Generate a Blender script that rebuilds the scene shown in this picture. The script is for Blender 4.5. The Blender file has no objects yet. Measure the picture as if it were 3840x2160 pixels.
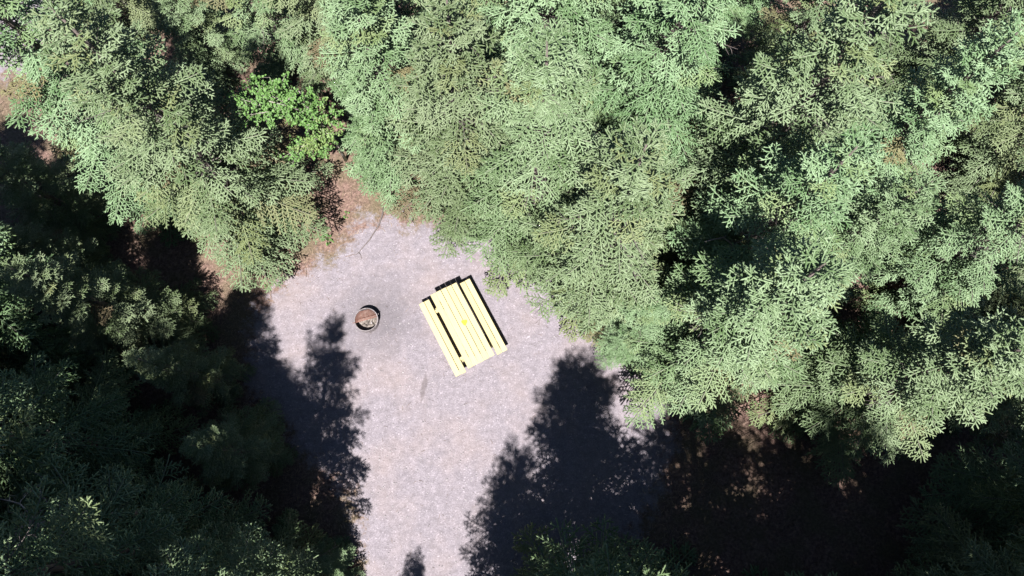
import bpy, math, random
import numpy as np
from mathutils import Vector, Matrix, Euler

# ------------------------------------------------------------------ camera, sky, sun, exposure
scene = bpy.context.scene
COL = scene.collection
TILT = math.radians(14.0); CAM_H = 20.0; FPX = 2742.0
cam_d = bpy.data.cameras.new('camera'); cam = bpy.data.objects.new('camera', cam_d); COL.objects.link(cam)
cam_d.sensor_width = 36.0; cam_d.lens = 36.0 * FPX / 3840.0
cam_d.clip_start = 0.1; cam_d.clip_end = 1500
cam.location = (0, 0, CAM_H); cam.rotation_euler = (TILT, 0, 0)
scene.camera = cam

SUN_EL = math.radians(62.0); SUN_AZ = math.radians(184.5)      # clockwise from +y (north): from the south, a little west
world = bpy.data.worlds.new('World'); scene.world = world; world.use_nodes = True
wn = world.node_tree.nodes; wn.clear()
sky = wn.new('ShaderNodeTexSky'); sky.sky_type = 'NISHITA'; sky.sun_disc = False
sky.sun_elevation = SUN_EL; sky.sun_rotation = SUN_AZ
sky.altitude = 1500; sky.air_density = 0.6; sky.dust_density = 0.3
bg = wn.new('ShaderNodeBackground'); bg.inputs[1].default_value = 0.05
wo = wn.new('ShaderNodeOutputWorld')
world.node_tree.links.new(sky.outputs[0], bg.inputs[0]); world.node_tree.links.new(bg.outputs[0], wo.inputs[0])
sun_d = bpy.data.lights.new('sun', 'SUN'); sun_d.energy = 5.0; sun_d.angle = math.radians(0.53); sun_d.color = (1.0, 0.96, 0.92)
sun = bpy.data.objects.new('sun', sun_d); COL.objects.link(sun)
sd = Vector((math.sin(SUN_AZ) * math.cos(SUN_EL), math.cos(SUN_AZ) * math.cos(SUN_EL), math.sin(SUN_EL)))
sun.rotation_euler = sd.to_track_quat('Z', 'Y').to_euler(); sun.location = sd * 60
vs = scene.view_settings; vs.view_transform = 'Standard'; vs.look = 'None'; vs.gamma = 1.0; vs.use_curve_mapping = False
vs.exposure = 1.42
scene.cycles.max_bounces = 6; scene.cycles.diffuse_bounces = 2; scene.cycles.glossy_bounces = 2
scene.cycles.transmission_bounces = 2; scene.cycles.transparent_max_bounces = 4

rng = np.random.default_rng(11); random.seed(5)

# ------------------------------------------------------------------ helpers
def P(px, py, z=0.0):                       # photo pixel -> point at height z
    u = px - 1920.0; v = 1080.0 - py
    d = (u, v * math.cos(TILT) + FPX * math.sin(TILT), v * math.sin(TILT) - FPX * math.cos(TILT))
    t = (z - CAM_H) / d[2]
    return Vector((d[0] * t, d[1] * t, z))

def tag(o, label=None, cat=None, group=None, kind=None):
    if label: o['label'] = label
    if cat: o['category'] = cat
    if group: o['group'] = group
    if kind: o['kind'] = kind
    return o

def link(name, me, parent=None, mat=None):
    o = bpy.data.objects.new(name, me); COL.objects.link(o)
    if mat is not None and me is not None and len(me.materials) == 0: me.materials.append(mat)
    if parent: o.parent = parent
    return o

def empty(name, loc=(0, 0, 0), rot=(0, 0, 0)):
    o = bpy.data.objects.new(name, None); COL.objects.link(o); o.location = loc; o.rotation_euler = rot
    o.empty_display_size = 0.2
    return o

def np_mesh(name, V, T, smooth=True, attrs=None):
    """V (n,3) float, T (m,3) int triangles"""
    V = np.asarray(V, dtype=np.float32); T = np.asarray(T, dtype=np.int32)
    me = bpy.data.meshes.new(name)
    me.vertices.add(len(V)); me.vertices.foreach_set('co', V.ravel())
    me.loops.add(len(T) * 3); me.loops.foreach_set('vertex_index', T.ravel())
    me.polygons.add(len(T)); me.polygons.foreach_set('loop_start', np.arange(0, len(T) * 3, 3, dtype=np.int32))
    me.polygons.foreach_set('loop_total', np.full(len(T), 3, dtype=np.int32))
    me.polygons.foreach_set('use_smooth', np.full(len(T), smooth, dtype=bool))
    for k, a in (attrs or {}).items():
        at = me.attributes.new(k, 'FLOAT_COLOR', 'POINT')
        at.data.foreach_set('color', np.asarray(a, dtype=np.float32).ravel())
    me.update(); me.validate()
    return me

def box_mesh(name, sx, sy, sz, bev=0.004, cz=0.0):
    """box with chamfered long edges, centred in x, y; z from cz-sz/2"""
    import bmesh
    bm = bmesh.new(); bmesh.ops.create_cube(bm, size=1.0)
    bmesh.ops.scale(bm, vec=(sx, sy, sz), verts=bm.verts)
    if bev: bmesh.ops.bevel(bm, geom=bm.edges[:], offset=bev, segments=1, affect='EDGES')
    bmesh.ops.translate(bm, vec=(0, 0, cz), verts=bm.verts)
    me = bpy.data.meshes.new(name); bm.to_mesh(me); bm.free()
    return me

def tube_arrays(pts, radii, n=5):
    pts = [Vector(p) for p in pts]; V = []; T = []
    up = Vector((0.13, 0.31, 0.94))
    for i, p in enumerate(pts):
        d = (pts[min(i + 1, len(pts) - 1)] - pts[max(i - 1, 0)]).normalized()
        a = d.cross(up)
        if a.length < 1e-3: a = d.cross(Vector((1, 0, 0)))
        a.normalize(); b = d.cross(a)
        for k in range(n):
            an = 2 * math.pi * k / n
            V.append(p + (a * math.cos(an) + b * math.sin(an)) * radii[i])
    for i in range(len(pts) - 1):
        for k in range(n):
            k2 = (k + 1) % n
            a0, b0, a1, b1 = i * n + k, i * n + k2, (i + 1) * n + k, (i + 1) * n + k2
            T += [(a0, a1, b0), (b0, a1, b1)]
    for k in range(1, n - 1):
        T.append((0, k, k + 1)); m = (len(pts) - 1) * n; T.append((m, m + k + 1, m + k))
    return np.array([tuple(v) for v in V]), np.array(T)

class Geo:
    def __init__(s): s.V = []; s.T = []; s.n = 0; s.A = []
    def add(s, V, T, A=None):
        s.V.append(np.asarray(V, dtype=np.float64)); s.T.append(np.asarray(T) + s.n); s.n += len(V)
        if A is not None: s.A.append(A)
    def mesh(s, name, smooth=True):
        at = {'tint': np.concatenate(s.A)} if s.A else None
        return np_mesh(name, np.concatenate(s.V), np.concatenate(s.T), smooth, at)

# ------------------------------------------------------------------ materials
def new_mat(name):
    m = bpy.data.materials.new(name); m.use_nodes = True
    nt = m.node_tree; b = nt.nodes['Principled BSDF']
    return m, nt, b
def nd(nt, t, **kw):
    n = nt.nodes.new(t)
    for k, v in kw.items(): setattr(n, k, v)
    return n
def noise(nt, vec, scale, detail=3.0, rough=0.55):
    n = nd(nt, 'ShaderNodeTexNoise'); n.inputs['Scale'].default_value = scale
    n.inputs['Detail'].default_value = detail; n.inputs['Roughness'].default_value = rough
    if vec is not None: nt.links.new(vec, n.inputs['Vector'])
    return n.outputs['Fac']
def ramp(nt, fac, stops):
    r = nd(nt, 'ShaderNodeValToRGB'); e = r.color_ramp.elements
    while len(e) < len(stops): e.new(0.5)
    for i, (p, c) in enumerate(stops):
        e[i].position = p; e[i].color = (c, c, c, 1) if isinstance(c, (int, float)) else (*c, 1)
    nt.links.new(fac, r.inputs[0]); return r.outputs[0]
def mix(nt, fac, a, b, mode='MIX'):
    n = nd(nt, 'ShaderNodeMix', data_type='RGBA', blend_type=mode)
    for sock, v in ((n.inputs[0], fac), (n.inputs[6], a), (n.inputs[7], b)):
        if isinstance(v, (int, float)): sock.default_value = v
        elif isinstance(v, tuple): sock.default_value = (*v, 1)
        else: nt.links.new(v, sock)
    return n.outputs[2]
def math_n(nt, op, a, b=None, clamp=False):
    n = nd(nt, 'ShaderNodeMath', operation=op); n.use_clamp = clamp
    for i, v in enumerate((a, b)):
        if v is None: continue
        if isinstance(v, (int, float)): n.inputs[i].default_value = v
        else: nt.links.new(v, n.inputs[i])
    return n.outputs[0]
def bump(nt, b, h, strength=0.5, dist=0.02):
    n = nd(nt, 'ShaderNodeBump'); n.inputs['Strength'].default_value = strength; n.inputs['Distance'].default_value = dist
    nt.links.new(h, n.inputs['Height']); nt.links.new(n.outputs[0], b.inputs['Normal'])
def objco(nt): return nd(nt, 'ShaderNodeTexCoord').outputs['Object']
def geopos(nt): return nd(nt, 'ShaderNodeNewGeometry').outputs['Position']

def litter_color(nt, pos):
    n1 = noise(nt, pos, 1.1, 4); n2 = noise(nt, pos, 14, 5, 0.7); n3 = noise(nt, pos, 55, 3, 0.7)
    c = ramp(nt, n2, [(0.30, (0.045, 0.026, 0.021)), (0.5, (0.150, 0.092, 0.075)), (0.68, (0.27, 0.185, 0.150)), (0.8, (0.34, 0.28, 0.24))])
    c = mix(nt, ramp(nt, n1, [(0.42, 0.0), (0.62, 0.55)]), c, (0.10, 0.095, 0.045))
    c = mix(nt, 1.0, c, ramp(nt, n3, [(0.3, 0.5), (0.7, 1.35)]), 'MULTIPLY')
    return c, n2

def mat_litter():
    m, nt, b = new_mat('needle_litter'); pos = geopos(nt)
    c, h = litter_color(nt, pos); nt.links.new(c, b.inputs['Base Color'])
    b.inputs['Roughness'].default_value = 0.95; bump(nt, b, h, 0.7, 0.05)
    return m

RING_C = P(1381, 1207, 0.0)
def mat_gravel():
    m, nt, b = new_mat('gravel'); pos = geopos(nt)
    lc, lh = litter_color(nt, pos)
    n1 = noise(nt, pos, 0.7, 4); n2 = noise(nt, pos, 5.5, 4, 0.6); n3 = noise(nt, pos, 34, 4, 0.75)
    v = nd(nt, 'ShaderNodeTexVoronoi'); v.inputs['Scale'].default_value = 34; nt.links.new(pos, v.inputs['Vector'])
    vc = nd(nt, 'ShaderNodeSeparateColor'); nt.links.new(v.outputs['Color'], vc.inputs[0])
    g = ramp(nt, n3, [(0.25, (0.138, 0.121, 0.136)), (0.5, (0.200, 0.178, 0.202)), (0.75, (0.275, 0.247, 0.276))])
    g = mix(nt, 1.0, g, ramp(nt, vc.outputs[0], [(0.0, 0.86), (0.75, 1.02), (0.95, 1.10), (1.0, 1.5)]), 'MULTIPLY')
    g = mix(nt, 1.0, g, ramp(nt, n2, [(0.3, 0.80), (0.7, 1.12)]), 'MULTIPLY')
    g = mix(nt, ramp(nt, n1, [(0.45, 0.0), (0.75, 0.32)]), g, (0.27, 0.20, 0.165))
    mp2 = nd(nt, 'ShaderNodeMapping'); nt.links.new(pos, mp2.inputs[0]); mp2.inputs['Rotation'].default_value = (0, 0, 0.9); mp2.inputs['Scale'].default_value = (0.5, 5.0, 1)
    g = mix(nt, ramp(nt, noise(nt, mp2.outputs[0], 2.0, 5, 0.7), [(0.50, 0.0), (0.72, 0.30)]), g, (0.115, 0.098, 0.105))
    g = mix(nt, ramp(nt, noise(nt, pos, 2.6, 6, 0.75), [(0.54, 0.0), (0.68, 0.35)]), g, (0.11, 0.095, 0.10))
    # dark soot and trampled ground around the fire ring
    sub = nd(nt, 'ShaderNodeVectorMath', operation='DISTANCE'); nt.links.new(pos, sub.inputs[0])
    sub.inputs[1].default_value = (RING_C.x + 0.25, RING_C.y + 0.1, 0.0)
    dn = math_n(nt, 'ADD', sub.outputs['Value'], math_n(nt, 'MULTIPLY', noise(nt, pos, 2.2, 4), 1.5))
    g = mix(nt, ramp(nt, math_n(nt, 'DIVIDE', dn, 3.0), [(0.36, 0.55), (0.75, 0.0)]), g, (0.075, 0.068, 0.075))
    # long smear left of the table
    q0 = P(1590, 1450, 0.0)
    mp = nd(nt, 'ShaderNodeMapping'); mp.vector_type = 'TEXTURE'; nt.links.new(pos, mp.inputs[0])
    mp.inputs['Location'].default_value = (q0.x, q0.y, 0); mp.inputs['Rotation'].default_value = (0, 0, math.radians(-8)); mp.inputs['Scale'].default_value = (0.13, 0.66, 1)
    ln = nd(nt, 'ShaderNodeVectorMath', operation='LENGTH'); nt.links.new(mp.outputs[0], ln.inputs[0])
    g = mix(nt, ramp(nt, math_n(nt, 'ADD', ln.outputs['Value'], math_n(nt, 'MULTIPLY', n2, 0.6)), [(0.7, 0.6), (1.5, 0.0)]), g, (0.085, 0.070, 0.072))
    # ragged edge to the litter
    at = nd(nt, 'ShaderNodeAttribute', attribute_name='tint'); sp = nd(nt, 'ShaderNodeSeparateColor'); nt.links.new(at.outputs['Color'], sp.inputs[0])
    e = math_n(nt, 'ADD', sp.outputs[0], math_n(nt, 'MULTIPLY', math_n(nt, 'SUBTRACT', noise(nt, pos, 1.5, 9, 0.80), 0.5), 2.4))
    f = ramp(nt, e, [(0.40, 0.0), (0.64, 1.0)])
    nt.links.new(mix(nt, f, lc, g), b.inputs['Base Color'])
    b.inputs['Roughness'].default_value = 0.9
    bump(nt, b, n3, 0.6, 0.03)
    return m

def mat_foliage(name, dark, light, tipc, rough=0.42):
    m, nt, b = new_mat(name)
    at = nd(nt, 'ShaderNodeAttribute', attribute_name='tint'); sp = nd(nt, 'ShaderNodeSeparateColor'); nt.links.new(at.outputs['Color'], sp.inputs[0])
    oi = nd(nt, 'ShaderNodeObjectInfo')
    c = mix(nt, sp.outputs[0], dark, light)
    c = mix(nt, math_n(nt, 'MULTIPLY', sp.outputs[1], 0.75), c, tipc)
    c = mix(nt, ramp(nt, sp.outputs[2], [(0.78, 0.0), (1.0, 0.5)]), c, (0.17, 0.19, 0.07))
    if name == 'spruce_needles': c = mix(nt, ramp(nt, sp.outputs[2], [(0.975, 0.0), (0.99, 0.6)]), c, (0.13, 0.08, 0.05))
    hsv = nd(nt, 'ShaderNodeHueSaturation'); nt.links.new(c, hsv.inputs['Color'])
    if name == 'spruce_needles': nt.links.new(math_n(nt, 'ADD', math_n(nt, 'MULTIPLY', oi.outputs['Random'], 0.040), 0.474), hsv.inputs['Hue'])
    nt.links.new(math_n(nt, 'ADD', math_n(nt, 'MULTIPLY', oi.outputs['Random'], 0.34), 0.83), hsv.inputs['Value'])
    nt.links.new(hsv.outputs[0], b.inputs['Base Color'])
    b.inputs['Roughness'].default_value = rough; b.inputs['Specular IOR Level'].default_value = 0.3
    return m

def mat_bark(name, a, b_, sc=9):
    m, nt, b = new_mat(name); co = objco(nt)
    mp = nd(nt, 'ShaderNodeMapping'); mp.inputs['Scale'].default_value = (1, 1, 0.25); nt.links.new(co, mp.inputs[0])
    n = noise(nt, mp.outputs[0], sc, 5, 0.7)
    nt.links.new(ramp(nt, n, [(0.3, a), (0.7, b_)]), b.inputs['Base Color']); b.inputs['Roughness'].default_value = 0.9
    bump(nt, b, n, 0.6, 0.02); return m

def mat_plain(name, a, b_, sc=20, rough=0.7, metal=0.0, bs=0.3):
    m, nt, b = new_mat(name); n = noise(nt, objco(nt), sc, 5, 0.65)
    nt.links.new(ramp(nt, n, [(0.3, a), (0.7, b_)]), b.inputs['Base Color'])
    b.inputs['Roughness'].default_value = rough; b.inputs['Metallic'].default_value = metal
    if bs: bump(nt, b, n, bs, 0.006)
    return m

def mat_paint():
    m, nt, b = new_mat('pale_yellow_paint'); co = objco(nt)
    mp = nd(nt, 'ShaderNodeMapping'); mp.inputs['Scale'].default_value = (18, 1.2, 18); nt.links.new(co, mp.inputs[0])
    oi = nd(nt, 'ShaderNodeObjectInfo')
    n = noise(nt, mp.outputs[0], 2.5, 5, 0.6)
    c = ramp(nt, n, [(0.25, (0.38, 0.325, 0.165)), (0.7, (0.47, 0.41, 0.225))])
    n2 = noise(nt, co, 7, 5, 0.7)
    c = mix(nt, ramp(nt, n2, [(0.60, 0.0), (0.78, 0.35)]), c, (0.42, 0.34, 0.19))
    hs = nd(nt, 'ShaderNodeHueSaturation'); nt.links.new(c, hs.inputs['Color'])
    nt.links.new(math_n(nt, 'ADD', math_n(nt, 'MULTIPLY', oi.outputs['Random'], 0.22), 0.84), hs.inputs['Value'])
    nt.links.new(hs.outputs[0], b.inputs['Base Color']); b.inputs['Roughness'].default_value = 0.6
    bump(nt, b, n, 0.25, 0.004); return m

M = {}
M['litter'] = mat_litter(); M['gravel'] = mat_gravel()
M['spruce'] = mat_foliage('spruce_needles', (0.056, 0.104, 0.034), (0.164, 0.236, 0.126), (0.270, 0.342, 0.222), 0.6)
M['leaf'] = mat_foliage('broad_leaves', (0.056, 0.122, 0.028), (0.102, 0.202, 0.052), (0.130, 0.228, 0.072), 0.55)
M['bark'] = mat_bark('spruce_bark', (0.055, 0.042, 0.038), (0.16, 0.13, 0.12))
M['limb'] = mat_bark('grey_limb_bark', (0.07, 0.055, 0.052), (0.17, 0.145, 0.14), 20)
M['pale_bark'] = mat_bark('pale_bark', (0.22, 0.19, 0.165), (0.46, 0.42, 0.38), 14)
M['dead_wood'] = mat_bark('bleached_dead_wood', (0.22, 0.18, 0.17), (0.42, 0.38, 0.35), 16)
M['paint'] = mat_paint()
M['spot'] = mat_plain('yellow_spot_paint', (0.50, 0.44, 0.012), (0.56, 0.49, 0.02), 30, 0.6, 0, 0)
M['bolt'] = mat_plain('bolt_steel', (0.18, 0.17, 0.16), (0.3, 0.28, 0.26), 30, 0.5, 0.6, 0)
M['steel'] = mat_plain('weathered_fire_steel', (0.10, 0.085, 0.085), (0.30, 0.27, 0.28), 12, 0.6, 0.35, 0.2)
M['rust'] = mat_plain('rusty_grate_steel', (0.13, 0.055, 0.040), (0.27, 0.14, 0.11), 26, 0.75, 0.1, 0.2)
M['ash'] = mat_plain('ash', (0.06, 0.048, 0.042), (0.27, 0.235, 0.21), 22, 0.95, 0, 0.6)
M['char'] = mat_plain('charred_wood', (0.018, 0.015, 0.014), (0.12, 0.10, 0.09), 20, 0.9, 0, 0.5)
M['stone'] = mat_plain('pale_stone', (0.13, 0.117, 0.125), (0.36, 0.335, 0.35), 3, 0.85, 0, 0)
M['straw'] = mat_bark('dry_straw', (0.20, 0.13, 0.085), (0.42, 0.33, 0.24), 5)
M['twig'] = mat_bark('twig_bark', (0.10, 0.065, 0.045), (0.27, 0.20, 0.155), 12)

# ------------------------------------------------------------------ setting: forest floor, gravel clearing, road
def grid_mesh(name, xs, ys, hf):
    nx, ny = len(xs), len(ys); V = np.zeros((nx * ny, 3)); X, Y = np.meshgrid(xs, ys, indexing='ij')
    V[:, 0] = X.ravel(); V[:, 1] = Y.ravel(); V[:, 2] = hf(V[:, 0], V[:, 1])
    i, j = np.meshgrid(np.arange(nx - 1), np.arange(ny - 1), indexing='ij'); a = (i * ny + j).ravel()
    return V, np.concatenate([np.stack([a, a + ny, a + 1], 1), np.stack([a + 1, a + ny, a + ny + 1], 1)])

CLEAR = np.array([(-4.5, 7.3), (-3.2, 7.3), (-1.2, 7.0), (0.9, 6.5), (2.4, 5.2), (3.6, 3.8), (4.6, 2.2), (4.7, 0.8), (4.0, -0.8), (3.0, -2.6), (2.8, -6),
                  (2.8, -12), (-4.2, -12), (-4.0, -6), (-4.2, -2.4), (-4.6, -0.6), (-5.8, 0.3), (-7.0, 1.4), (-7.6, 3.0), (-7.5, 4.6), (-6.6, 5.4), (-5.8, 5.8), (-5.2, 6.2)])
ROAD = np.array([(-30, 22), (-12.5, 22), (-12.8, 15.2), (-14.0, 13.2), (-14.6, 11.6), (-15.8, 11.0), (-30, 10.5)])
def sdf(poly, x, y):
    """signed distance, positive inside"""
    d = np.full(x.shape, 1e9); ins = np.zeros(x.shape, bool); n = len(poly)
    for i in range(n):
        ax, ay = poly[i]; bx, by = poly[(i + 1) % n]
        ex, ey = bx - ax, by - ay
        t = np.clip(((x - ax) * ex + (y - ay) * ey) / (ex * ex + ey * ey), 0, 1)
        d = np.minimum(d, np.hypot(x - ax - t * ex, y - ay - t * ey))
        c = ((ay > y) != (by > y)) & (x < ex * (y - ay) / (ey + 1e-12) + ax); ins ^= c
    return np.where(ins, d, -d)

xs = np.concatenate([[-300, -120, -60], np.linspace(-32, 32, 90), [60, 120, 300]])
def floor_h(x, y):
    d = sdf(CLEAR, x, y); w = np.clip((-d - 0.3) / 2.5, 0, 1)
    w *= np.clip((-sdf(ROAD, x, y) - 0.3) / 2.5, 0, 1)
    return w * (0.05 + 0.05 * np.sin(x * 1.7 + 0.6 * y) * np.cos(y * 1.3 - 0.4 * x)) - 0.004 * 0
V, T = grid_mesh('forest_floor', xs, xs, floor_h)
tag(link('forest_floor', np_mesh('forest_floor', V, T), None, M['litter']), kind='structure')

def pad(name, poly, step):
    lo = poly.min(0) - 0.9; hi = poly.max(0) + 0.9
    V, T = grid_mesh(name, np.arange(lo[0], hi[0], step), np.arange(lo[1], hi[1], step), lambda x, y: 0 * x)
    d = sdf(poly, V[:, 0], V[:, 1]); keep = d > -0.72
    T = T[keep[T].all(1)]
    used = np.zeros(len(V), bool); used[T.ravel()] = True; idx = np.cumsum(used) - 1
    V = V[used]; d = d[used]; T = idx[T]
    V[:, 2] = floor_h(V[:, 0], V[:, 1]) + 0.006 + np.clip((d + 0.7) * 0.012, 0, 0.016)
    A = np.zeros((len(V), 4)); A[:, 0] = np.clip((d + 0.65) / 1.9, 0, 1) * 1.25 - 0.1; A[:, 3] = 1
    return tag(link(name, np_mesh(name, V, T, True, {'tint': A}), None, M['gravel']), kind='structure')
pad('gravel_clearing', CLEAR, 0.16)
pad('gravel_road', ROAD, 0.4)
GZ = 0.022

# loose stones, fallen needles and twigs that nobody could count
def scatter_stones(name, n, area, test, smin, smax):
    oc = np.array([(1, 0, 0), (-1, 0, 0), (0, 1, 0), (0, -1, 0), (0, 0, 1), (0, 0, -1)], float)
    of = np.array([(0, 2, 4), (2, 1, 4), (1, 3, 4), (3, 0, 4), (2, 0, 5), (1, 2, 5), (3, 1, 5), (0, 3, 5)])
    x = rng.uniform(area[0], area[1], n); y = rng.uniform(area[2], area[3], n); k = test(x, y); x, y = x[k], y[k]; n = len(x)
    s = smin + (smax - smin) * rng.random(n) ** 5
    V = oc[None] * (0.7 + 0.6 * rng.random((n, 6, 1))) * s[:, None, None]
    a = rng.uniform(0, 6.28, n); c, sn = np.cos(a)[:, None], np.sin(a)[:, None]
    X = V[..., 0] * c - V[..., 1] * sn; Y = V[..., 0] * sn + V[..., 1] * c
    W = np.stack([X + x[:, None], Y + y[:, None], V[..., 2] * 0.7 + (floor_h(x, y) + GZ)[:, None] + s[:, None] * 0.25], -1)
    T = (of[None] + 6 * np.arange(n)[:, None, None]).reshape(-1, 3)
    tag(link(name, np_mesh(name, W.reshape(-1, 3), T, False), None, M['stone']), kind='stuff')
def in_clear(x, y): return sdf(CLEAR, x, y) > -0.2 + 0.3 * rng.random(x.shape)
scatter_stones('loose_gravel_stones', 20000, (-8.5, 5.5, -4, 8.6), in_clear, 0.005, 0.026)

def scatter_twigs(name, n, area, test, lmin, lmax, r, mat):
    x = rng.uniform(area[0], area[1], n); y = rng.uniform(area[2], area[3], n); k = test(x, y); x, y = x[k], y[k]; n = len(x)
    L = lmin + (lmax - lmin) * rng.random(n) ** 3; a = rng.uniform(0, 6.28, n)
    d = np.stack([np.cos(a), np.sin(a), rng.normal(0, 0.05, n)], 1); s = np.stack([-np.sin(a), np.cos(a), 0 * a], 1)
    p = np.stack([x, y, floor_h(x, y) + GZ + 0.012], 1); bend = rng.normal(0, 0.12, n)
    V = []
    for t, w in ((0, 1.0), (0.5, 0.9), (1, 0.4)):
        q = p + d * (L * (t - 0.5))[:, None] + s * (bend * L * (1 - 4 * (t - 0.5) ** 2))[:, None]
        for an in (0, 2.094, 4.189):
            V.append(q + (s * math.cos(an) + np.array([0, 0, 1]) * math.sin(an)) * r * w * (0.6 + L / lmax)[:, None])
    V = np.stack(V, 1)
    f = []
    for i in (0, 3):
        for k in range(3):
            k2 = (k + 1) % 3; f += [(i + k, i + k2, i + 3 + k), (i + k2, i + 3 + k2, i + 3 + k)]
    T = (np.array(f)[None] + 9 * np.arange(n)[:, None, None]).reshape(-1, 3)
    tag(link(name, np_mesh(name, V.reshape(-1, 3), T, True), None, mat), kind='stuff')
def off_clear(x, y): return sdf(CLEAR, x, y) < 0.5 - 0.9 * rng.random(x.shape)
scatter_twigs('fallen_twigs', 9000, (-17, 17, -6, 17), off_clear, 0.06, 0.7, 0.005, M['twig'])
scatter_twigs('fallen_needles', 1500, (-8, 5, -4, 8.4), lambda x, y: sdf(CLEAR, x, y) > 0.1, 0.03, 0.16, 0.003, M['twig'])

scatter_twigs('dry_needle_straw', 26000, (-9, 6, -3.5, 10), lambda x, y: np.abs(sdf(CLEAR, x, y) + 0.35) < 1.1 * rng.random(x.shape), 0.03, 0.16, 0.005, M['straw'])

# ------------------------------------------------------------------ spruce trees
def shoots_arrays(p, d, l, r, tint, br):
    """three-sided blunt needle-brush shoots"""
    n = len(p); d = d / np.linalg.norm(d, axis=1)[:, None]
    up = np.tile(np.array([0.2, 0.1, 1.0]), (n, 1)); a = np.cross(d, up); a /= np.linalg.norm(a, axis=1)[:, None] + 1e-9; b = np.cross(d, a)
    # a blunt four-sided brush with K needle blades standing out of it, pointing forward
    K = 4; B = 9; rot = rng.uniform(0, 1.57, n); V = np.zeros((n, B + 3 * K, 3)); A = np.zeros((n, B + 3 * K, 4)); A[..., 3] = 1
    for k in range(4):
        an = rot + k * 1.5708; o = a * np.cos(an)[:, None] + b * np.sin(an)[:, None] * 0.8
        V[:, k] = p + o * (r * 0.60)[:, None]
        V[:, 4 + k] = p + d * (l * 0.78)[:, None] + o * (r * 0.86)[:, None]
    V[:, 8] = p + d * l[:, None]; A[:, 4:8, 1] = 0.35 * (0.4 + 0.8 * tint[:, None]); A[:, 8, 1] = 0.9 * (0.4 + 0.7 * tint)
    f = []
    for k in range(4):
        k2 = (k + 1) % 4; f += [(k, 4 + k, k2), (k2, 4 + k, 4 + k2), (4 + k, 8, 4 + k2)]
    for k in range(K):
        an = rot + k * 2.39996 + rng.normal(0, 0.3, n); o = a * np.cos(an)[:, None] + b * (np.sin(an) * 0.85)[:, None]
        t0 = 0.05 + 0.70 * k / (K - 1)
        q0 = p + d * (l * t0)[:, None]; q1 = p + d * (l * min(0.95, t0 + 0.22))[:, None]
        rr = r * rng.uniform(0.95, 1.35, n); i = B + 3 * k
        V[:, i] = q0; V[:, i + 1] = q1; V[:, i + 2] = q1 + d * (rr * 0.45)[:, None] + o * rr[:, None]
        A[:, i + 2, 1] = 0.85 * (0.4 + 0.7 * tint); A[:, i + 1, 1] = 0.25
        f.append((i, i + 1, i + 2))
    A[..., 0] = tint[:, None]; A[..., 2] = br[:, None]
    T = (np.array(f)[None] + (B + 3 * K) * np.arange(n)[:, None, None]).reshape(-1, 3)
    return V.reshape(-1, 3), T, A.reshape(-1, 4)

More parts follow.
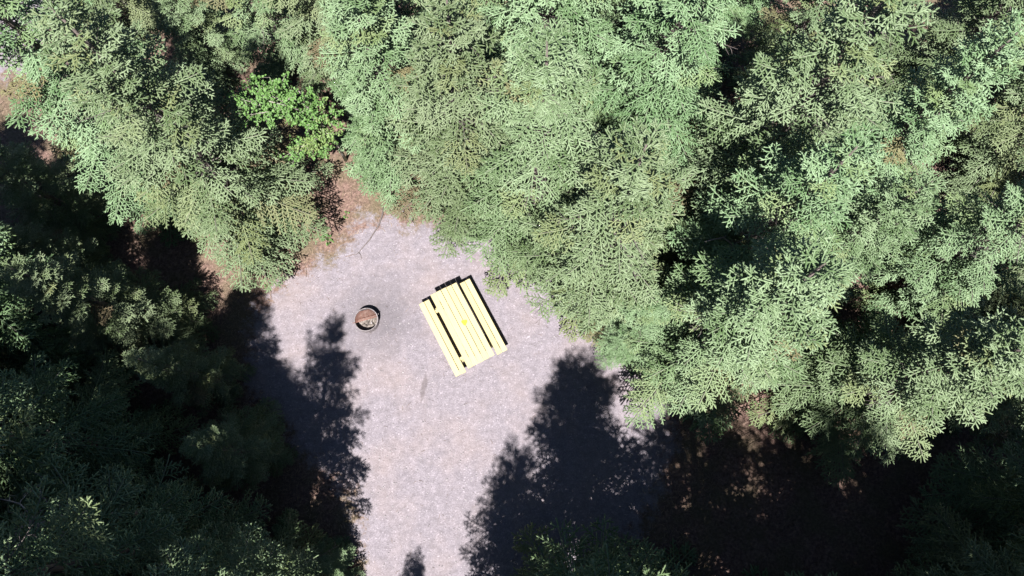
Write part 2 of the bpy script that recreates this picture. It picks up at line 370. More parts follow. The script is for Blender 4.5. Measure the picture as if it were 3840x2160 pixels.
def make_spruce_meshes(seed, h=10.0, R=1.9, low=0.5, dens=1.0, gap=0.0):
    g = np.random.default_rng(seed)
    S = {k: [] for k in ('p', 'd', 'l', 'r', 't', 'b')}
    limbs = Geo()
    z = low; k = 0; az0 = g.uniform(0, 6.28)
    branches = []
    while z < h - 0.25:
        nb = int(g.integers(5, 8)) if z < h * 0.9 else 4
        for i in range(nb):
            branches.append((z + g.normal(0, 0.05), az0 + 6.283 * i / nb + g.normal(0, 0.16)))
        for i in range(2): branches.append((z + g.uniform(0.1, 0.3), g.uniform(0, 6.283)))
        az0 += g.uniform(0.3, 1.2); z += g.uniform(0.42, 0.66) * (0.75 if z > h * .75 else 1)
    for (z, az) in branches:
        if g.random() < gap: continue
        z = min(z, h - 0.2); t = z / h
        prof = (1 - t) ** 0.78 * (0.55 + 0.45 * min(1, t / 0.12))
        L = R * prof * g.uniform(0.60, 1.28) + 0.14
        al = math.radians(-12 + 55 * t ** 1.6 + g.normal(0, 5)); droop = 0.26 * (1 - t) + g.normal(0, 0.03); upt = 0.10
        ca, sa = math.cos(az), math.sin(az); curl = g.normal(0, 0.10)
        def pt(s):
            s = np.asarray(s, float); rr = L * s; lat = curl * L * s * s
            zz = z + math.tan(al) * L * s - droop * L * s ** 2 + upt * L * s ** 5
            return np.stack([ca * rr - sa * lat, sa * rr + ca * lat, zz], -1)
        ss = np.linspace(0, 1, 5); pp = pt(ss)
        Vt, Tt = tube_arrays(pp, [0.004 + 0.020 * L / 2 * (1 - x) for x in ss], 3); limbs.add(Vt, Tt)
        btint = g.random(); bb = g.random()
        dead = t < 0.75 and g.random() < 0.05
        bare = 0.22 if L > 0.9 else 0.10
        step = 0.098 / L / dens
        # side twigs
        s0 = np.arange(bare, 0.97, step)
        if dead:
            for s in np.arange(0.25, 0.97, 0.14 / L):
                b0 = pt(s); dd = np.array([ca * 0.6, sa * 0.6, -0.15]) + np.array([-sa, ca, 0]) * g.choice([-1, 1]) * 0.7 + g.normal(0, 0.2, 3); dd *= (0.15 + 0.4 * L * (1 - s)) * g.uniform(.5, 1) / np.linalg.norm(dd)
                Vt, Tt = tube_arrays([b0, b0 + dd * 0.5 + g.normal(0, 0.03, 3), b0 + dd], [0.007, 0.005, 0.003], 3); limbs.add(Vt, Tt)
            continue
        for j, s in enumerate(s0):
            for side in (-1, 1):
                if g.random() < 0.10: continue
                s_ = min(0.98, s + g.uniform(0, step))
                base = pt(s_); ax = pt(min(1.0, s_ + 0.02)) - pt(s_ - 0.02); ax /= np.linalg.norm(ax)
                l2 = (0.52 * L * (1 - s_) ** 0.75 * min(1, 0.35 + (s_ - bare) * 2.2) + 0.11) * g.uniform(0.7, 1.2)
                lat = np.cross(np.array([0, 0, 1.0]), ax); lat /= np.linalg.norm(lat); lat *= side
                an = math.radians(g.uniform(42, 62)); d2 = ax * math.cos(an) + lat * math.sin(an)
                d2 = d2 + np.array([0, 0, g.normal(-0.20, 0.11)]); d2 /= np.linalg.norm(d2)
                m = max(1, int(round(l2 / 0.15)))
                sg = l2 / m; q = np.arange(m)
                S['p'].append(base + d2 * (q * sg)[:, None] + np.array([0, 0, -0.10]) * ((q / max(1, m)) ** 2 * l2)[:, None])
                S['d'].append(np.tile(d2, (m, 1)) + g.normal(0, 0.09, (m, 3))); S['l'].append(np.full(m, sg * 1.18)); S['r'].append(np.full(m, 0.0175) * g.uniform(0.85, 1.15, m))
                S['t'].append(np.clip(btint * 0.75 + g.random(m) * 0.65 - 0.2, 0, 1)); S['b'].append(np.full(m, bb))
                # shoots on the twig
                if l2 > 0.13:
                    q = np.arange(0.05, l2 - 0.03, 0.048 / dens); mm = len(q) 
                    if mm:
                        lat2 = np.cross(np.array([0, 0, 1.0]), d2); lat2 /= np.linalg.norm(lat2)
                        sd2 = np.where(np.arange(mm) % 2 == 0, 1, -1) * 1.0
                        a3 = np.radians(g.uniform(38, 60, mm))
                        d3 = d2 * np.cos(a3)[:, None] + lat2 * (np.sin(a3) * sd2)[:, None] + np.stack([0 * q, 0 * q, g.normal(-0.05, 0.16, mm)], 1)
                        S['p'].append(base + d2 * q[:, None] + np.array([0, 0, -0.10]) * ((q / l2) ** 2 * l2)[:, None])
                        S['d'].append(d3); S['l'].append((0.06 + 0.10 * (1 - q / l2)) * g.uniform(0.7, 1.35, mm)); S['r'].append(0.0165 * g.uniform(0.8, 1.15, mm))
                        S['t'].append(np.clip(btint * 0.75 + g.random(mm) * 0.65 - 0.2, 0, 1)); S['b'].append(np.full(mm, bb))
        # leader shoots along the limb
        q = np.arange(bare, 1.0, 0.10 / L); m = len(q); pp = pt(q); d = pt(np.minimum(q + 0.03, 1.03)) - pp
        S['p'].append(pp); S['d'].append(d + 1e-6); S['l'].append(np.full(m, 0.14)); S['r'].append(np.full(m, 0.020))
        S['t'].append(np.clip(btint * .6 + g.random(m) * .5, 0, 1)); S['b'].append(np.full(m, bb))
        # bare twigs near the trunk
        if L > 0.7:
            for _ in range(5):
                s = g.uniform(0.08, 0.40); b0 = pt(s); dd = np.array([ca * 0.5, sa * 0.5, -0.3]) + g.normal(0, 0.5, 3); dd *= g.uniform(0.15, 0.4) / np.linalg.norm(dd)
                b1 = b0 + dd * 0.6 + g.normal(0, 0.03, 3); Vt, Tt = tube_arrays([b0, b1, b0 + dd + np.array([0, 0, -0.05])], [0.006, 0.005, 0.003], 3); limbs.add(Vt, Tt)
    # leader at the top
    q = np.arange(h - 0.7, h - 0.05, 0.07); m = len(q)
    S['p'].append(np.stack([0 * q, 0 * q, q], 1)); S['d'].append(np.tile([0, 0, 1.0], (m, 1)) + g.normal(0, 0.05, (m, 3))); S['l'].append(np.full(m, 0.13)); S['r'].append(np.full(m, 0.020))
    S['t'].append(g.random(m)); S['b'].append(np.full(m, 0.3))
    C = {k: np.concatenate(v) for k, v in S.items()}
    V, T, A = shoots_arrays(C['p'], C['d'], C['l'], C['r'], C['t'], C['b'])
    crown = np_mesh('spruce_crown', V, T, True, {'tint': A}); crown.materials.append(M['spruce'])
    zz = np.linspace(-0.15, h - 0.25, 9); rr = 0.145 * (1 - zz / h) ** 0.85 + 0.008; rr[0] = 0.20
    pts = [(0.05 * math.sin(z * 0.7 + seed), 0.05 * math.cos(z * 0.6 + seed * 2), z) if 0 < z < h * .9 else (0, 0, z) for z in zz]
    Vt, Tt = tube_arrays(pts, list(rr), 8)
    trunk = np_mesh('spruce_trunk', Vt, Tt); trunk.materials.append(M['bark'])
    lm = limbs.mesh('spruce_limbs'); lm.materials.append(M['limb'])
    return trunk, lm, crown

VARIANTS = [make_spruce_meshes(101, R=2.05), make_spruce_meshes(202, R=1.75, low=0.7), make_spruce_meshes(303, R=2.2, low=0.35, dens=0.95),
            make_spruce_meshes(404, R=1.55, low=0.9, gap=0.06), make_spruce_meshes(505, R=1.9, low=1.6, gap=0.12)]

# x, y, height, width factor, variant, lean toward (dx, dy per metre), label
SPRUCES = [
    # along the upper and right edge of the clearing
    (-3.1, 9.0, 9.0, 1.08, 1, (0, 0), 'sunlit spruce right of the bright green leafy sapling, boughs above the fallen stick'),
    (-1.1, 7.7, 9.5, 1.05, 2, (0, 0), 'broad sunlit spruce standing directly above the picnic table'),
    (0.55, 6.6, 10.0, 1.05, 0, (0, 0), 'sunlit spruce up and right of the picnic table with boughs over the gravel'),
    (2.15, 5.05, 9.5, 1.10, 2, (0, 0), 'dense sunlit spruce at the gravel edge right of the picnic table'),
    (4.6, 2.95, 10.0, 1.05, 0, (0, 0), 'spruce at the right tip of the gravel, its top showing at mid right'),
    # upper left
    (-7.4, 7.2, 10.0, 1.05, 2, (0, 0), 'pale blue-green spruce left of the small green plant, boughs over the gravel'),
    (-9.9, 8.6, 10.5, 1.0, 0, (0, 0), 'large pale spruce reaching toward the upper left corner'),
    (-6.6, 12.0, 9.5, 0.9, 3, (0, 0), 'narrow spruce at the top border above the leafy sapling'),
    (-8.8, 12.0, 6.0, 0.95, 1, (0, 0), 'half shaded spruce at the top border left of the narrow spruce'),
    (-4.6, 12.0, 9.5, 1.0, 0, (0, 0), 'sunlit spruce at the top border up and right of the leafy sapling'),
    (-11.6, 13.4, 8.0, 1.0, 0, (0, 0), 'spruce in the upper left corner beside the strip of road'),
    # top and upper right
    (-1.8, 11.6, 10.0, 1.0, 4, (0, 0), 'thin spruce with bare grey limbs showing, top border above the picnic table'),
    (0.8, 10.9, 10.0, 1.05, 2, (0, 0), 'bushy spruce at the top border right of the thin grey limbed one'),
    (3.6, 9.4, 10.5, 1.0, 0, (0, 0), 'tall spruce in the second row behind the dense spruce by the gravel'),
    (5.9, 7.2, 11.0, 1.0, 2, (0, 0), 'tall spruce with long lit boughs in the upper right'),
    (8.8, 7.4, 9.0, 0.95, 1, (0, 0), 'lit spruce right of the tall upper right spruce, below the corner'),
    (3.4, 13.0, 10.0, 1.0, 1, (0, 0), 'spruce at the top border, second from the bushy one'),
    (7.4, 11.0, 8.0, 0.9, 3, (0, 0), 'slim shaded spruce at the top border toward the upper right corner'),
    (11.4, 10.4, 8.5, 1.0, 0, (0, 0), 'spruce at the top border just left of the upper right corner'),
    # right
    (7.5, 5.0, 8.0, 0.9, 4, (0, 0), 'open spruce with brown gaps in its crown, middle of the right half'),
    (8.2, 1.9, 9.0, 1.05, 0, (0, 0), 'spruce whose lit lower boughs hang over the dark floor at lower right'),
    (10.6, 5.0, 8.6, 0.95, 2, (0, 0), 'spruce at the right border right of the open spruce with gaps'),
    (11.4, 2.2, 9.0, 1.0, 1, (0, 0), 'spruce at the right border above the shaded corner'),
    (13.4, 8.6, 8.5, 1.0, 2, (0, 0), 'spruce at the right border below the upper right corner'),
    (13.6, 5.2, 8.0, 0.95, 0, (0, 0), 'spruce cut by the right border at mid height'),
    (14.2, 12.0, 9.5, 1.0, 1, (0, 0), 'spruce touching the upper right corner at the border'),
    (5.5, 5.0, 9.5, 1.0, 2, (0, 0), 'lit spruce tucked between the dense and the open spruce at right'),
    (3.2, 3.6, 4.5, 0.9, 2, (0, 0), 'young low spruce at the gravel edge in front of the dense right spruce'),
    # lower right, in shade
    (2.0, -3.8, 13.0, 1.12, 0, (-0.06, 0), 'shaded spruce at the bottom border on the right side of the gravel track'),
    (-0.3, -4.8, 10.5, 0.85, 4, (0, 0), 'unseen tall spruce added beyond the frame for shade'),
    (4.4, -5.0, 16.0, 1.0, 2, (0, 0), 'unseen tall spruce added beyond the frame for shade'),
    (7.2, -5.4, 15.5, 1.0, 0, (0, 0), 'unseen tall spruce added beyond the frame for shade'),
    (10.8, -3.0, 12.5, 0.95, 0, (0, 0), 'dark shaded spruce at lower right above dim reddish floor'),
    (13.0, -0.6, 12.0, 1.0, 2, (0, 0), 'dark shaded spruce at the right border in the lower right corner'),
    (11.5, -5.4, 13.0, 1.0, 0, (0, 0), 'unseen tall spruce added beyond the frame for shade'),
    # left and lower left, in shade
    (-5.6, -2.5, 12.7, 0.70, 2, (0.012, 0), 'dark spruce left of the track whose pointed shadow reaches the fire ring'),
    (-7.9, -1.7, 13.0, 0.85, 2, (0, 0), 'dark spruce down and left of the fire ring, second from the track'),
    (-10.2, 0.6, 12.5, 0.9, 0, (0, 0), 'dark tall spruce at the left, level with the lower end of the clearing'),
    (-9.7, 3.8, 6.5, 0.9, 0, (0, 0), 'short dark spruce left of the fire ring with a few lit boughs'),
    (-7.9, 2.3, 5.0, 0.85, 3, (0, 0), 'small dark spruce at the shaded left edge of the gravel'),
    (-11.7, 5.3, 4.0, 0.95, 1, (0, 0), 'small shaded spruce at the left border with one bright bough'),
    (-7.4, -4.8, 15.0, 0.95, 2, (0, 0), 'unseen tall spruce added beyond the frame for shade'),
    (-9.2, -5.0, 18.0, 0.90, 0, (0, 0), 'tall dark spruce at lower left beside the bare dead tree'),
    (-13.0, -1.0, 17.0, 0.95, 2, (0, 0), 'dark spruce at the left border above the bare dead tree'),
    (-15.6, 2.0, 13.0, 0.95, 0, (0, 0), 'unseen tall spruce added beyond the frame for shade'),
    (-2.8, -6.2, 7.8, 0.75, 3, (0, 0), 'unseen tall spruce added beyond the frame for shade'),
    (-12.7, 4.1, 13.0, 0.95, 2, (0, 0), 'dark tall spruce added for shade at the left border, halfway up the picture'),  # mostly out of frame, added to shade the small spruce behind it
    (-12.2, 7.0, 5.5, 0.95, 0, (0, 0), 'small dark spruce at the left border below the pale road strip'),
    (-6.7, 0.5, 4.5, 0.85, 2, (0, 0), 'low dark spruce inside the left shadow at the gravel edge'),
    (-4.75, -2.7, 3.0, 0.9, 0, (0, 0), 'small spruce with lit tips at the bottom border touching the track'),
    (5.6, 13.0, 9.0, 1.0, 0, (0, 0), 'spruce at the top border right of centre beside the slim shaded one'),
    # unseen trees added beyond the frame to shade the left side and lower corners
    (-13.4, 1.3, 15, 1.1, 0, (0, 0), 'unseen tall spruce added beyond the frame for shade'),
    (-15.2, 4.4, 11, 1.1, 2, (0, 0), 'unseen tall spruce added beyond the frame for shade'),
    (-7.0, -5.8, 16, 1.1, 0, (0, 0), 'unseen tall spruce added beyond the frame for shade'),
    (-8.8, -5.8, 17, 1.1, 2, (0, 0), 'unseen tall spruce added beyond the frame for shade'),
    (-11, -6, 17, 1.1, 0, (0, 0), 'unseen tall spruce added beyond the frame for shade'),
    (-14.8, -4.6, 16, 1.1, 2, (0, 0), 'unseen tall spruce added beyond the frame for shade'),
    (9.4, -6, 15, 1.1, 2, (0, 0), 'unseen tall spruce added beyond the frame for shade'),
    (13.2, -3.4, 14, 1.1, 2, (0, 0), 'unseen tall spruce added beyond the frame for shade'),
    (-12.8, -5.2, 15, 1.0, 0, (0, 0), 'unseen tall spruce added beyond the frame for shade'),
    (-16.4, -3.4, 14.5, 1.0, 2, (0, 0), 'unseen tall spruce added beyond the frame for shade'),
    (-18, 5, 11, 1.0, 1, (0, 0), 'unseen tall spruce added beyond the frame for shade'),
    (-6.8, -8.4, 15, 1.0, 0, (0, 0), 'unseen tall spruce added beyond the frame for shade'),
    (-9, -8, 15, 1.0, 1, (0, 0), 'unseen tall spruce added beyond the frame for shade'),
    (3.4, -8, 14, 1.0, 2, (0, 0), 'unseen tall spruce added beyond the frame for shade'),
    (7, -8, 14, 1.0, 0, (0, 0), 'unseen tall spruce added beyond the frame for shade'),
    (10.5, -8.4, 14, 1.0, 1, (0, 0), 'unseen tall spruce added beyond the frame for shade'),
    (14.5, -4, 13, 1.0, 0, (0, 0), 'unseen tall spruce added beyond the frame for shade'),
]
GROUP = 'spruce trees around the clearing'
def place_spruce(x, y, h, w, var, lean, label, rot):
    o = empty('spruce_tree', (x, y, float(floor_h(np.array([x]), np.array([y]))[0]) - 0.02), (0, 0, 0))
    q = Vector((lean[0], lean[1], 1)).to_track_quat('Z', 'Y') if lean != (0, 0) else None
    m = (q.to_matrix() if q else Matrix.Identity(3)) @ Matrix.Rotation(rot, 3, 'Z')
    o.rotation_euler = m.to_euler(); s = h / 10.0; ws = w * (0.35 + 0.65 * s); o.scale = (ws, ws, s)
    for nm, me in zip(('trunk', 'limbs', 'crown'), VARIANTS[var]): link(nm, me, o)
    tag(o, label, 'spruce tree', GROUP); return o
for i, a in enumerate(SPRUCES): place_spruce(*a, rot=i * 2.399 + 0.4)

# ------------------------------------------------------------------ picnic table
def board_between(name, parent, inv, c0, c1, w, th, ztop, mat, bev=0.006):
    c0 = Vector(c0); c1 = Vector(c1); d = c1 - c0; L = d.length
    me = box_mesh(name, w, L, th, bev); o = link(name, me, parent, mat)
    o.matrix_local = inv @ (Matrix.Translation(((c0.x + c1.x) / 2, (c0.y + c1.y) / 2, ztop - th / 2)) @ Matrix.Rotation(math.atan2(d.y, d.x) - math.pi / 2, 4, 'Z'))
    return o

def picnic_table():
    c = Vector((-1.335, 3.78, 0)); ang = math.atan2(2.32, -1.08) - math.pi / 2 + math.radians(2.6)   # board direction
    ang = math.atan2(2.03, -1.075) - math.pi / 2
    root = empty('picnic_table', (c.x, c.y, GZ), (0, 0, ang))
    L = 2.25; wb = 0.146; gap = 0.013
    for i in range(5):
        o = link('top_board', box_mesh('top_board', wb, L + random.uniform(-.008, .008), 0.038, 0.003), root, M['paint'])
        o.location = ((i - 2) * (wb + gap), random.uniform(-.005, .005), 0.731 + random.uniform(-.0015, .0015)); o.rotation_euler.z = random.uniform(-.0015, .0015)
    for s in (-1, 1):
        for i in range(2):
            o = link('bench_board', box_mesh('bench_board', 0.146, L + random.uniform(-.008, .008), 0.038, 0.005), root, M['paint'])
            o.location = (s * (0.548 + i * 0.159), random.uniform(-.006, .006), 0.431); o.rotation_euler.z = random.uniform(-.002, .002)
    for y in (-0.74, 0.74):
        b = link('seat_beam', box_mesh('seat_beam', 1.50, 0.09, 0.09, 0.006), root, M['paint']); b.location = (0, y, 0.364)
        b = link('top_beam', box_mesh('top_beam', 0.72, 0.06, 0.09, 0.006), root, M['paint']); b.location = (0, y, 0.664)
        for s in (-1, 1):
            lg = link('leg', box_mesh('leg', 0.09, 0.04, 0.80, 0.005), root, M['paint'])
            lg.location = (s * 0.40, y + (0.068 if y > 0 else -0.068), 0.332); lg.rotation_euler = (0, s * -0.48, 0)
    br = link('brace', box_mesh('brace', 0.08, 1.40, 0.04, 0.005), root, M['paint']); br.location = (0, 0, 0.62)
    for (x, y) in ((0.30, -0.62), (0.27, -0.80)):
        Vt, Tt = tube_arrays([(x, y, 0.7485), (x, y, 0.756)], [0.011, 0.009], 8); link('bolt_head', np_mesh('bolt_head', Vt, Tt), root, M['bolt'])
    # yellow splash of paint across two boards: one thin ragged blob on each
    n = 22; V = [(0, 0, 0.7535)]; cx, cy = 0.085, 0.03
    for k in range(n):
        a = 6.283 * k / n; r = 0.076 + 0.012 * math.sin(3 * a + 1) + random.uniform(-.006, .006); V.append((r * math.cos(a), r * math.sin(a), 0.7535))
    V = [(cx + v[0], cy + v[1], v[2]) for v in V]; T = [(0, 1 + k, 1 + (k + 1) % n) for k in range(n)]
    o = link('yellow_spot', np_mesh('yellow_spot', V, T), root, M['spot']); o['label'] = 'bright yellow spot of paint on the middle boards'
    tag(root, 'pale yellow painted wooden picnic table with attached benches on the gravel', 'picnic table')
picnic_table()

# ------------------------------------------------------------------ fire ring
def fire_ring():
    root = empty('fire_ring', (RING_C.x, RING_C.y, GZ))
    R, th, zt, zb, n = 0.315, 0.008, 0.30, -0.02, 48
    V = []; T = []
    for k in range(n):
        a = 6.283185 * k / n; c, s = math.cos(a), math.sin(a)
        for (r, z) in ((R, zb), (R, zt - .02), (R + .012, zt - .012), (R + .012, zt), (R - th, zt), (R - th, zb)): V.append((r * c, r * s, z))
    for k in range(n):
        k2 = (k + 1) % n
        for j in range(6):
            j2 = (j + 1) % 6; T += [(k * 6 + j, k2 * 6 + j, k * 6 + j2), (k * 6 + j2, k2 * 6 + j, k2 * 6 + j2)]
    link('ring_wall', np_mesh('ring_wall', V, T, False), root, M['steel'])
    # air holes seen on the inside as pale patches: short collars of bright steel
    for a in (-2.1, -1.35):
        c, s = math.cos(a), math.sin(a); r = R - th - 0.003
        Vt, Tt = tube_arrays([(r * c, r * s, 0.13), ((r - .006) * c, (r - .006) * s, 0.13)], [0.022, 0.022], 12)
        link('air_hole_collar', np_mesh('air_hole_collar', Vt, Tt), root, M['steel'])
    # ash bed with lumps
    g = np.random.default_rng(9); V = [(0, 0, 0.03)]; T = []; m = 36; rings = 9
    for i in range(1, rings + 1):
        for k in range(m):
            a = 6.283185 * k / m; r = (R - th - 0.004) * i / rings
            V.append((r * math.cos(a), r * math.sin(a), 0.025 + g.normal(0, 0.007) * (i < rings)))
    for k in range(m): T.append((0, 1 + k, 1 + (k + 1) % m))
    for i in range(rings - 1):
        for k in range(m):
            k2 = (k + 1) % m; a0 = 1 + i * m; a1 = a0 + m; T += [(a0 + k, a1 + k, a0 + k2), (a0 + k2, a1 + k, a1 + k2)]
    link('ash_bed', np_mesh('ash_bed', V, T, False), root, M['ash'])
    for (x, y, a, L, r, mt) in ((0.02, -0.06, 1.4, 0.16, 0.020, 'char'), (0.10, -0.10, 0.2, 0.20, 0.016, 'ash'), (-0.06, -0.10, 2.4, 0.14, 0.018, 'char'), (0.12, -0.02, 1.5, 0.10, 0.014, 'ash'), (0.16, -0.08, 2.0, 0.12, 0.018, 'char')):
        d = Vector((math.cos(a), math.sin(a), 0.05)) * L / 2; p = Vector((x, y, 0.045))
        Vt, Tt = tube_arrays([p - d, p - d * .3 + Vector((.004, .003, .004)), p + d * .4, p + d], [r * .7, r, r * .9, r * .6], 7)
        link('charred_log' if mt == 'char' else 'ashy_log', np_mesh('charred_log', Vt, Tt), root, M[mt])
    wp = link('wood_chip', box_mesh('wood_chip', 0.028, 0.06, 0.012, 0.002), root, M['stone']); wp.location = (0.105, -0.045, 0.066); wp.rotation_euler = (0.1, 0.05, 0.1)
    # half grate: bars across the upper left side
    ga = math.radians(16); gr = empty_child('grate', root)
    ca, sa = math.cos(ga), math.sin(ga); zg = zt - 0.035
    nb = 11
    for i in range(nb):
        off = 0.010 + i * 0.0255
        if off >= R - .03: break
        half = math.sqrt(max(0.0, (R - th - .004) ** 2 - off ** 2))
        p0 = Vector((-half * ca - off * sa, -half * sa + off * ca, zg)); p1 = Vector((half * ca - off * sa, half * sa + off * ca, zg))
        r = 0.0075 if i else 0.015
        if i == 0: p0 -= Vector((ca, sa, 0)) * 0.0; 
        Vt, Tt = tube_arrays([p0, p1], [r, r], 6); link('grate_bar', np_mesh('grate_bar', Vt, Tt), gr, M['rust'])
    for t in (-0.12, 0.12):
        p0 = Vector((t * ca - .0 * sa, t * sa + .0 * ca, zg - .012)); o1 = math.sqrt((R - th - .004) ** 2 - t * t); p1 = Vector((t * ca - o1 * sa, t * sa + o1 * ca, zg - .012))
        Vt, Tt = tube_arrays([p0, p1], [.006, .006], 6); link('cross_bar', np_mesh('cross_bar', Vt, Tt), gr, M['rust'])
    # grate handle through the rim on the left, pivot lug on the right
    Vt, Tt = tube_arrays([(-0.285 * ca, -0.285 * sa, zg + .03), (-0.345 * ca, -0.345 * sa, zt + .012), (-0.375 * ca, -0.375 * sa, zt + .012)], [.009, .009, .009], 6); link('grate_handle', np_mesh('grate_handle', Vt, Tt), root, M['rust'])
    a = math.radians(30); lug = link('pivot_lug', box_mesh('pivot_lug', 0.07, 0.03, 0.03, 0.004), root, M['steel']); lug.location = (0.335 * math.cos(a), 0.335 * math.sin(a), 0.20); lug.rotation_euler = (0, 0, a)
    tag(root, 'round steel fire ring with rusty half grate and ash left of the picnic table', 'fire ring')

def empty_child(name, parent):
    o = bpy.data.objects.new(name, None); COL.objects.link(o); o.parent = parent; o.empty_display_size = 0.1; return o
fire_ring()

# ------------------------------------------------------------------ leafy sapling
def leaf_arrays(p, nrm, d, l, w, tint, br):
    n = len(p); s = np.cross(nrm, d); s /= np.linalg.norm(s, axis=1)[:, None] + 1e-9
    nn = np.cross(d, s)
    V = np.zeros((n, 7, 3)); l = l[:, None]; w = w[:, None]
    V[:, 0] = p; V[:, 1] = p + d * l * .30 + s * w * .42 + nn * w * .10; V[:, 2] = p + d * l * .30 - s * w * .42 + nn * w * .10
    V[:, 3] = p + d * l * .40; V[:, 4] = p + d * l * .68 + s * w * .34 + nn * w * .08; V[:, 5] = p + d * l * .68 - s * w * .34 + nn * w * .08; V[:, 6] = p + d * l
    f = [(0, 3, 1), (0, 2, 3), (1, 3, 4), (2, 5, 3), (3, 6, 4), (3, 5, 6)]
    T = (np.array(f)[None] + 7 * np.arange(n)[:, None, None]).reshape(-1, 3)
    A = np.zeros((n, 7, 4)); A[:, :, 0] = tint[:, None]; A[:, :, 1] = 0.3 * tint[:, None]; A[:, :, 2] = br[:, None]; A[:, :, 3] = 1
    return V.reshape(-1, 3), T, A.reshape(-1, 4)

def leafy_sapling():
    g = np.random.default_rng(77)
    base = P(1296, 600, 0.05); root = empty('leafy_sapling', base)
    def R(px, py, z): return np.array(P(px, py, z)) - np.array(base)
    stem = [np.zeros(3) - np.array([0, 0, .05]), R(1276, 560, 1.1), R(1240, 500, 2.2), R(1180, 440, 3.2), R(1090, 400, 4.1), R(1010, 380, 4.8)]
    Vt, Tt = tube_arrays(stem, [.050, .044, .038, .030, .020, .010], 7); link('trunk', np_mesh('trunk', Vt, Tt), root, M['pale_bark'])
    ends = [(930, 300, 4.8), (1010, 290, 4.9), (1060, 300, 4.7), (900, 370, 4.7), (940, 430, 4.5), (1010, 430, 4.6), (1080, 370, 4.7), (1120, 340, 4.4), (1150, 400, 4.1), (1090, 450, 4.2),
            (1150, 470, 3.7), (1210, 400, 3.5), (1240, 420, 3.2), (1180, 520, 3.2), (1220, 500, 3.0), (1130, 550, 3.1), (1090, 580, 3.0), (1150, 570, 2.8), (1060, 590, 2.9), (1200, 570, 2.4), (1000, 350, 4.9), (960, 340, 4.9), (1160, 350, 4.1)]
    br = Geo(); S = {k: [] for k in 'pndlwtb'}
    ST = np.array(stem)
    for (px, py, z) in ends:
        e = R(px, py, z); i = np.argmin(np.linalg.norm(ST[1:] + np.array([0, 0, .7]) - e, axis=1)) + 1
        a = ST[i]; mid = (a + e) / 2 + np.array([0, 0, -0.08]) + g.normal(0, .06, 3)
        Vt, Tt = tube_arrays([a, mid, e], [.014, .009, .004], 4); br.add(Vt, Tt)
        bb = g.random()
        for _ in range(16):
            u = g.uniform(0.35, 1.05); q = (1 - u) ** 2 * a + 2 * u * (1 - u) * mid + u * u * e if u <= 1 else e
            tw = g.normal(0, 1, 3) * np.array([1, 1, .6]); tw /= np.linalg.norm(tw); L = g.uniform(.12, .38)
            Vt, Tt = tube_arrays([q, q + tw * L], [.004, .002], 3); br.add(Vt, Tt)
            m = int(g.integers(11, 18)); t = g.uniform(0.25, 1.05, m)
            S['p'].append(q + tw * (t * L)[:, None] + g.normal(0, .03, (m, 3)))
            nn = g.normal(0, .45, (m, 3)) + np.array([0, -.25, 1.0]); S['n'].append(nn / np.linalg.norm(nn, axis=1)[:, None])
            dd = g.normal(0, 1, (m, 3)) + np.array([0, 0, -.35]); S['d'].append(dd / np.linalg.norm(dd, axis=1)[:, None])
            S['l'].append(g.uniform(.045, .078, m)); S['w'].append(g.uniform(.042, .07, m)); S['t'].append(g.random(m)); S['b'].append(np.full(m, bb))
    C = {k: np.concatenate(v) for k, v in S.items()}
    d = C['d'] - C['n'] * (C['d'] * C['n']).sum(1)[:, None] * .8; d /= np.linalg.norm(d, axis=1)[:, None]
    V, T, A = leaf_arrays(C['p'], C['n'], d, C['l'], C['w'], C['t'], C['b'])
    link('branches', br.mesh('branches'), root, M['pale_bark'])
    link('crown', np_mesh('crown', V, T, False, {'tint': A}), root, M['leaf'])
    tag(root, 'bright green leafy broadleaf sapling with a pale stem between the spruces', 'sapling')
leafy_sapling()

# ------------------------------------------------------------------ small ground plants
def ground_plant(px, py, n, size, label, seed):
    g = np.random.default_rng(seed); b = P(px, py, GZ); root = empty('ground_plant', b)
    a = g.uniform(0, 6.283, n); el = g.uniform(.15, .9, n)
    d = np.stack([np.cos(a) * np.cos(el), np.sin(a) * np.cos(el), np.sin(el)], 1); l = size * g.uniform(.6, 1.1, n)
    stems = Geo(); P0 = []
    for i in range(n):
        e = d[i] * l[i]; Vt, Tt = tube_arrays([(0, 0, -.01), tuple(e * .5 + np.array([0, 0, .02])), tuple(e)], [.003, .0025, .002], 3); stems.add(Vt, Tt); P0.append(e)
    p = np.array(P0); nn = np.tile([0, 0, 1.0], (n, 1)) + g.normal(0, .3, (n, 3)); nn /= np.linalg.norm(nn, axis=1)[:, None]
    dd = d - nn * (d * nn).sum(1)[:, None]; dd /= np.linalg.norm(dd, axis=1)[:, None]
    V, T, A = leaf_arrays(p, nn, dd, size * g.uniform(.5, .8, n), size * g.uniform(.35, .5, n), g.random(n), np.zeros(n))
    link('stems', stems.mesh('stems'), root, M['leaf']); link('leaves', np_mesh('leaves', V, T, False, {'tint': A}), root, M['leaf'])
    tag(root, label, 'plant')
ground_plant(1229, 900, 26, 0.13, 'small bright green plant on the brown litter at the upper left clearing edge', 1)
ground_plant(1298, 806, 10, 0.09, 'tiny green plant on the litter just above the larger one', 2)
ground_plant(1005, 1075, 12, 0.08, 'tiny plant in the pale litter left of the clearing', 3)

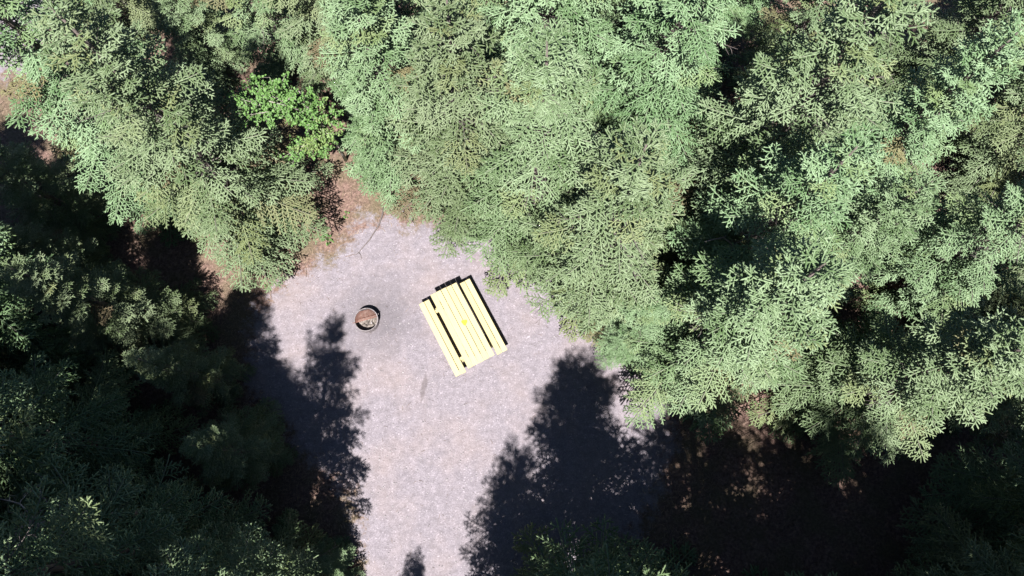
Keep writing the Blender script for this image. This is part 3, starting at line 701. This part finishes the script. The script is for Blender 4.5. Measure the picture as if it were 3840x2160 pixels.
# ------------------------------------------------------------------ fallen sticks and dead wood
def stick(name, pts, r0, r1, mat, label, cat, z=None, forks=()):
    W = [Vector(P(px, py, zz)) for (px, py, zz) in pts]; b = W[0].copy(); n = len(W)
    root = empty(name, (b.x, b.y, b.z))
    L = [w - b for w in W]; V, T = tube_arrays(L, [r0 + (r1 - r0) * i / (n - 1) for i in range(n)], 6); link('stem', np_mesh('stem', V, T), root, mat)
    for (i, q) in forks:
        e = Vector(P(*q)) - b; m = (L[i] + e) / 2 + Vector((.02, .01, 0)); V, T = tube_arrays([L[i], m, e], [r1, r1 * .8, r1 * .5], 5); link('fork', np_mesh('fork', V, T), root, mat)
    tag(root, label, cat)
stick('fallen_stick', [(1441, 772, .05), (1432, 810, .06), (1420, 845, .06), (1405, 868, .06), (1385, 900, .05), (1362, 926, .05), (1345, 946, .04)], .024, .012, M['limb'],
      'long curved brown stick lying at the top of the clearing', 'stick', forks=[(6, (1356, 972, .035)), (6, (1330, 958, .035))])
stick('fallen_twig', [(1295, 963, .035), (1312, 958, .04), (1330, 953, .035)], .009, .006, M['twig'], 'short thin twig lying left of the long stick end', 'stick')
stick('dead_branch', [(2641, 907, 4.6), (2675, 898, 4.65), (2713, 890, 4.6), (2735, 908, 4.4), (2754, 926, 4.2)], .010, .018, M['dead_wood'],
      'bleached bent dead branch caught in the spruce boughs right of the table', 'dead branch', forks=[(2, (2722, 884, 4.7))])

def dead_tree(px, py, h, seed, label):
    g = np.random.default_rng(seed); top = P(px, py, h); base = Vector((top.x, top.y, 0.02)); root = empty('bare_dead_tree', base)
    Vt, Tt = tube_arrays([(0, 0, -.1), (.05, .02, h * .4), (-.03, .05, h * .75), (0, 0, h)], [.11, .085, .05, .022], 7); link('trunk', np_mesh('trunk', Vt, Tt), root, M['dead_wood'])
    def grow(p, d, L, r, dep, geo):
        pts = [p.copy()]; rad = [r]; cur = p.copy(); dd = d.copy(); n = 6
        for i in range(n):
            dd = (dd + Vector(g.normal(0, .36, 3))).normalized(); cur = cur + dd * L / n; pts.append(cur.copy()); rad.append(r * (1 - .75 * (i + 1) / n))
            if dep and i > 0 and g.random() < .75: grow(cur, (dd + Vector(g.normal(0, .9, 3))).normalized(), L * g.uniform(.3, .55), rad[-1] * .8, dep - 1, geo)
        V, T = tube_arrays(pts, rad, 4); geo.add(V, T)
    for i in range(13):
        z = h * g.uniform(.62, 1.0); a = i * 2.399; geo = Geo()
        grow(Vector((0, 0, z)), Vector((math.cos(a), math.sin(a), g.uniform(-.1, .5))).normalized(), g.uniform(.6, 1.1), .022, 2, geo)
        link('limb', geo.mesh('limb'), root, M['dead_wood'])
    tag(root, label, 'dead tree')
dead_tree(60, 1980, 6.6, 21, 'bare grey dead tree with crooked twigs in the lower left corner')
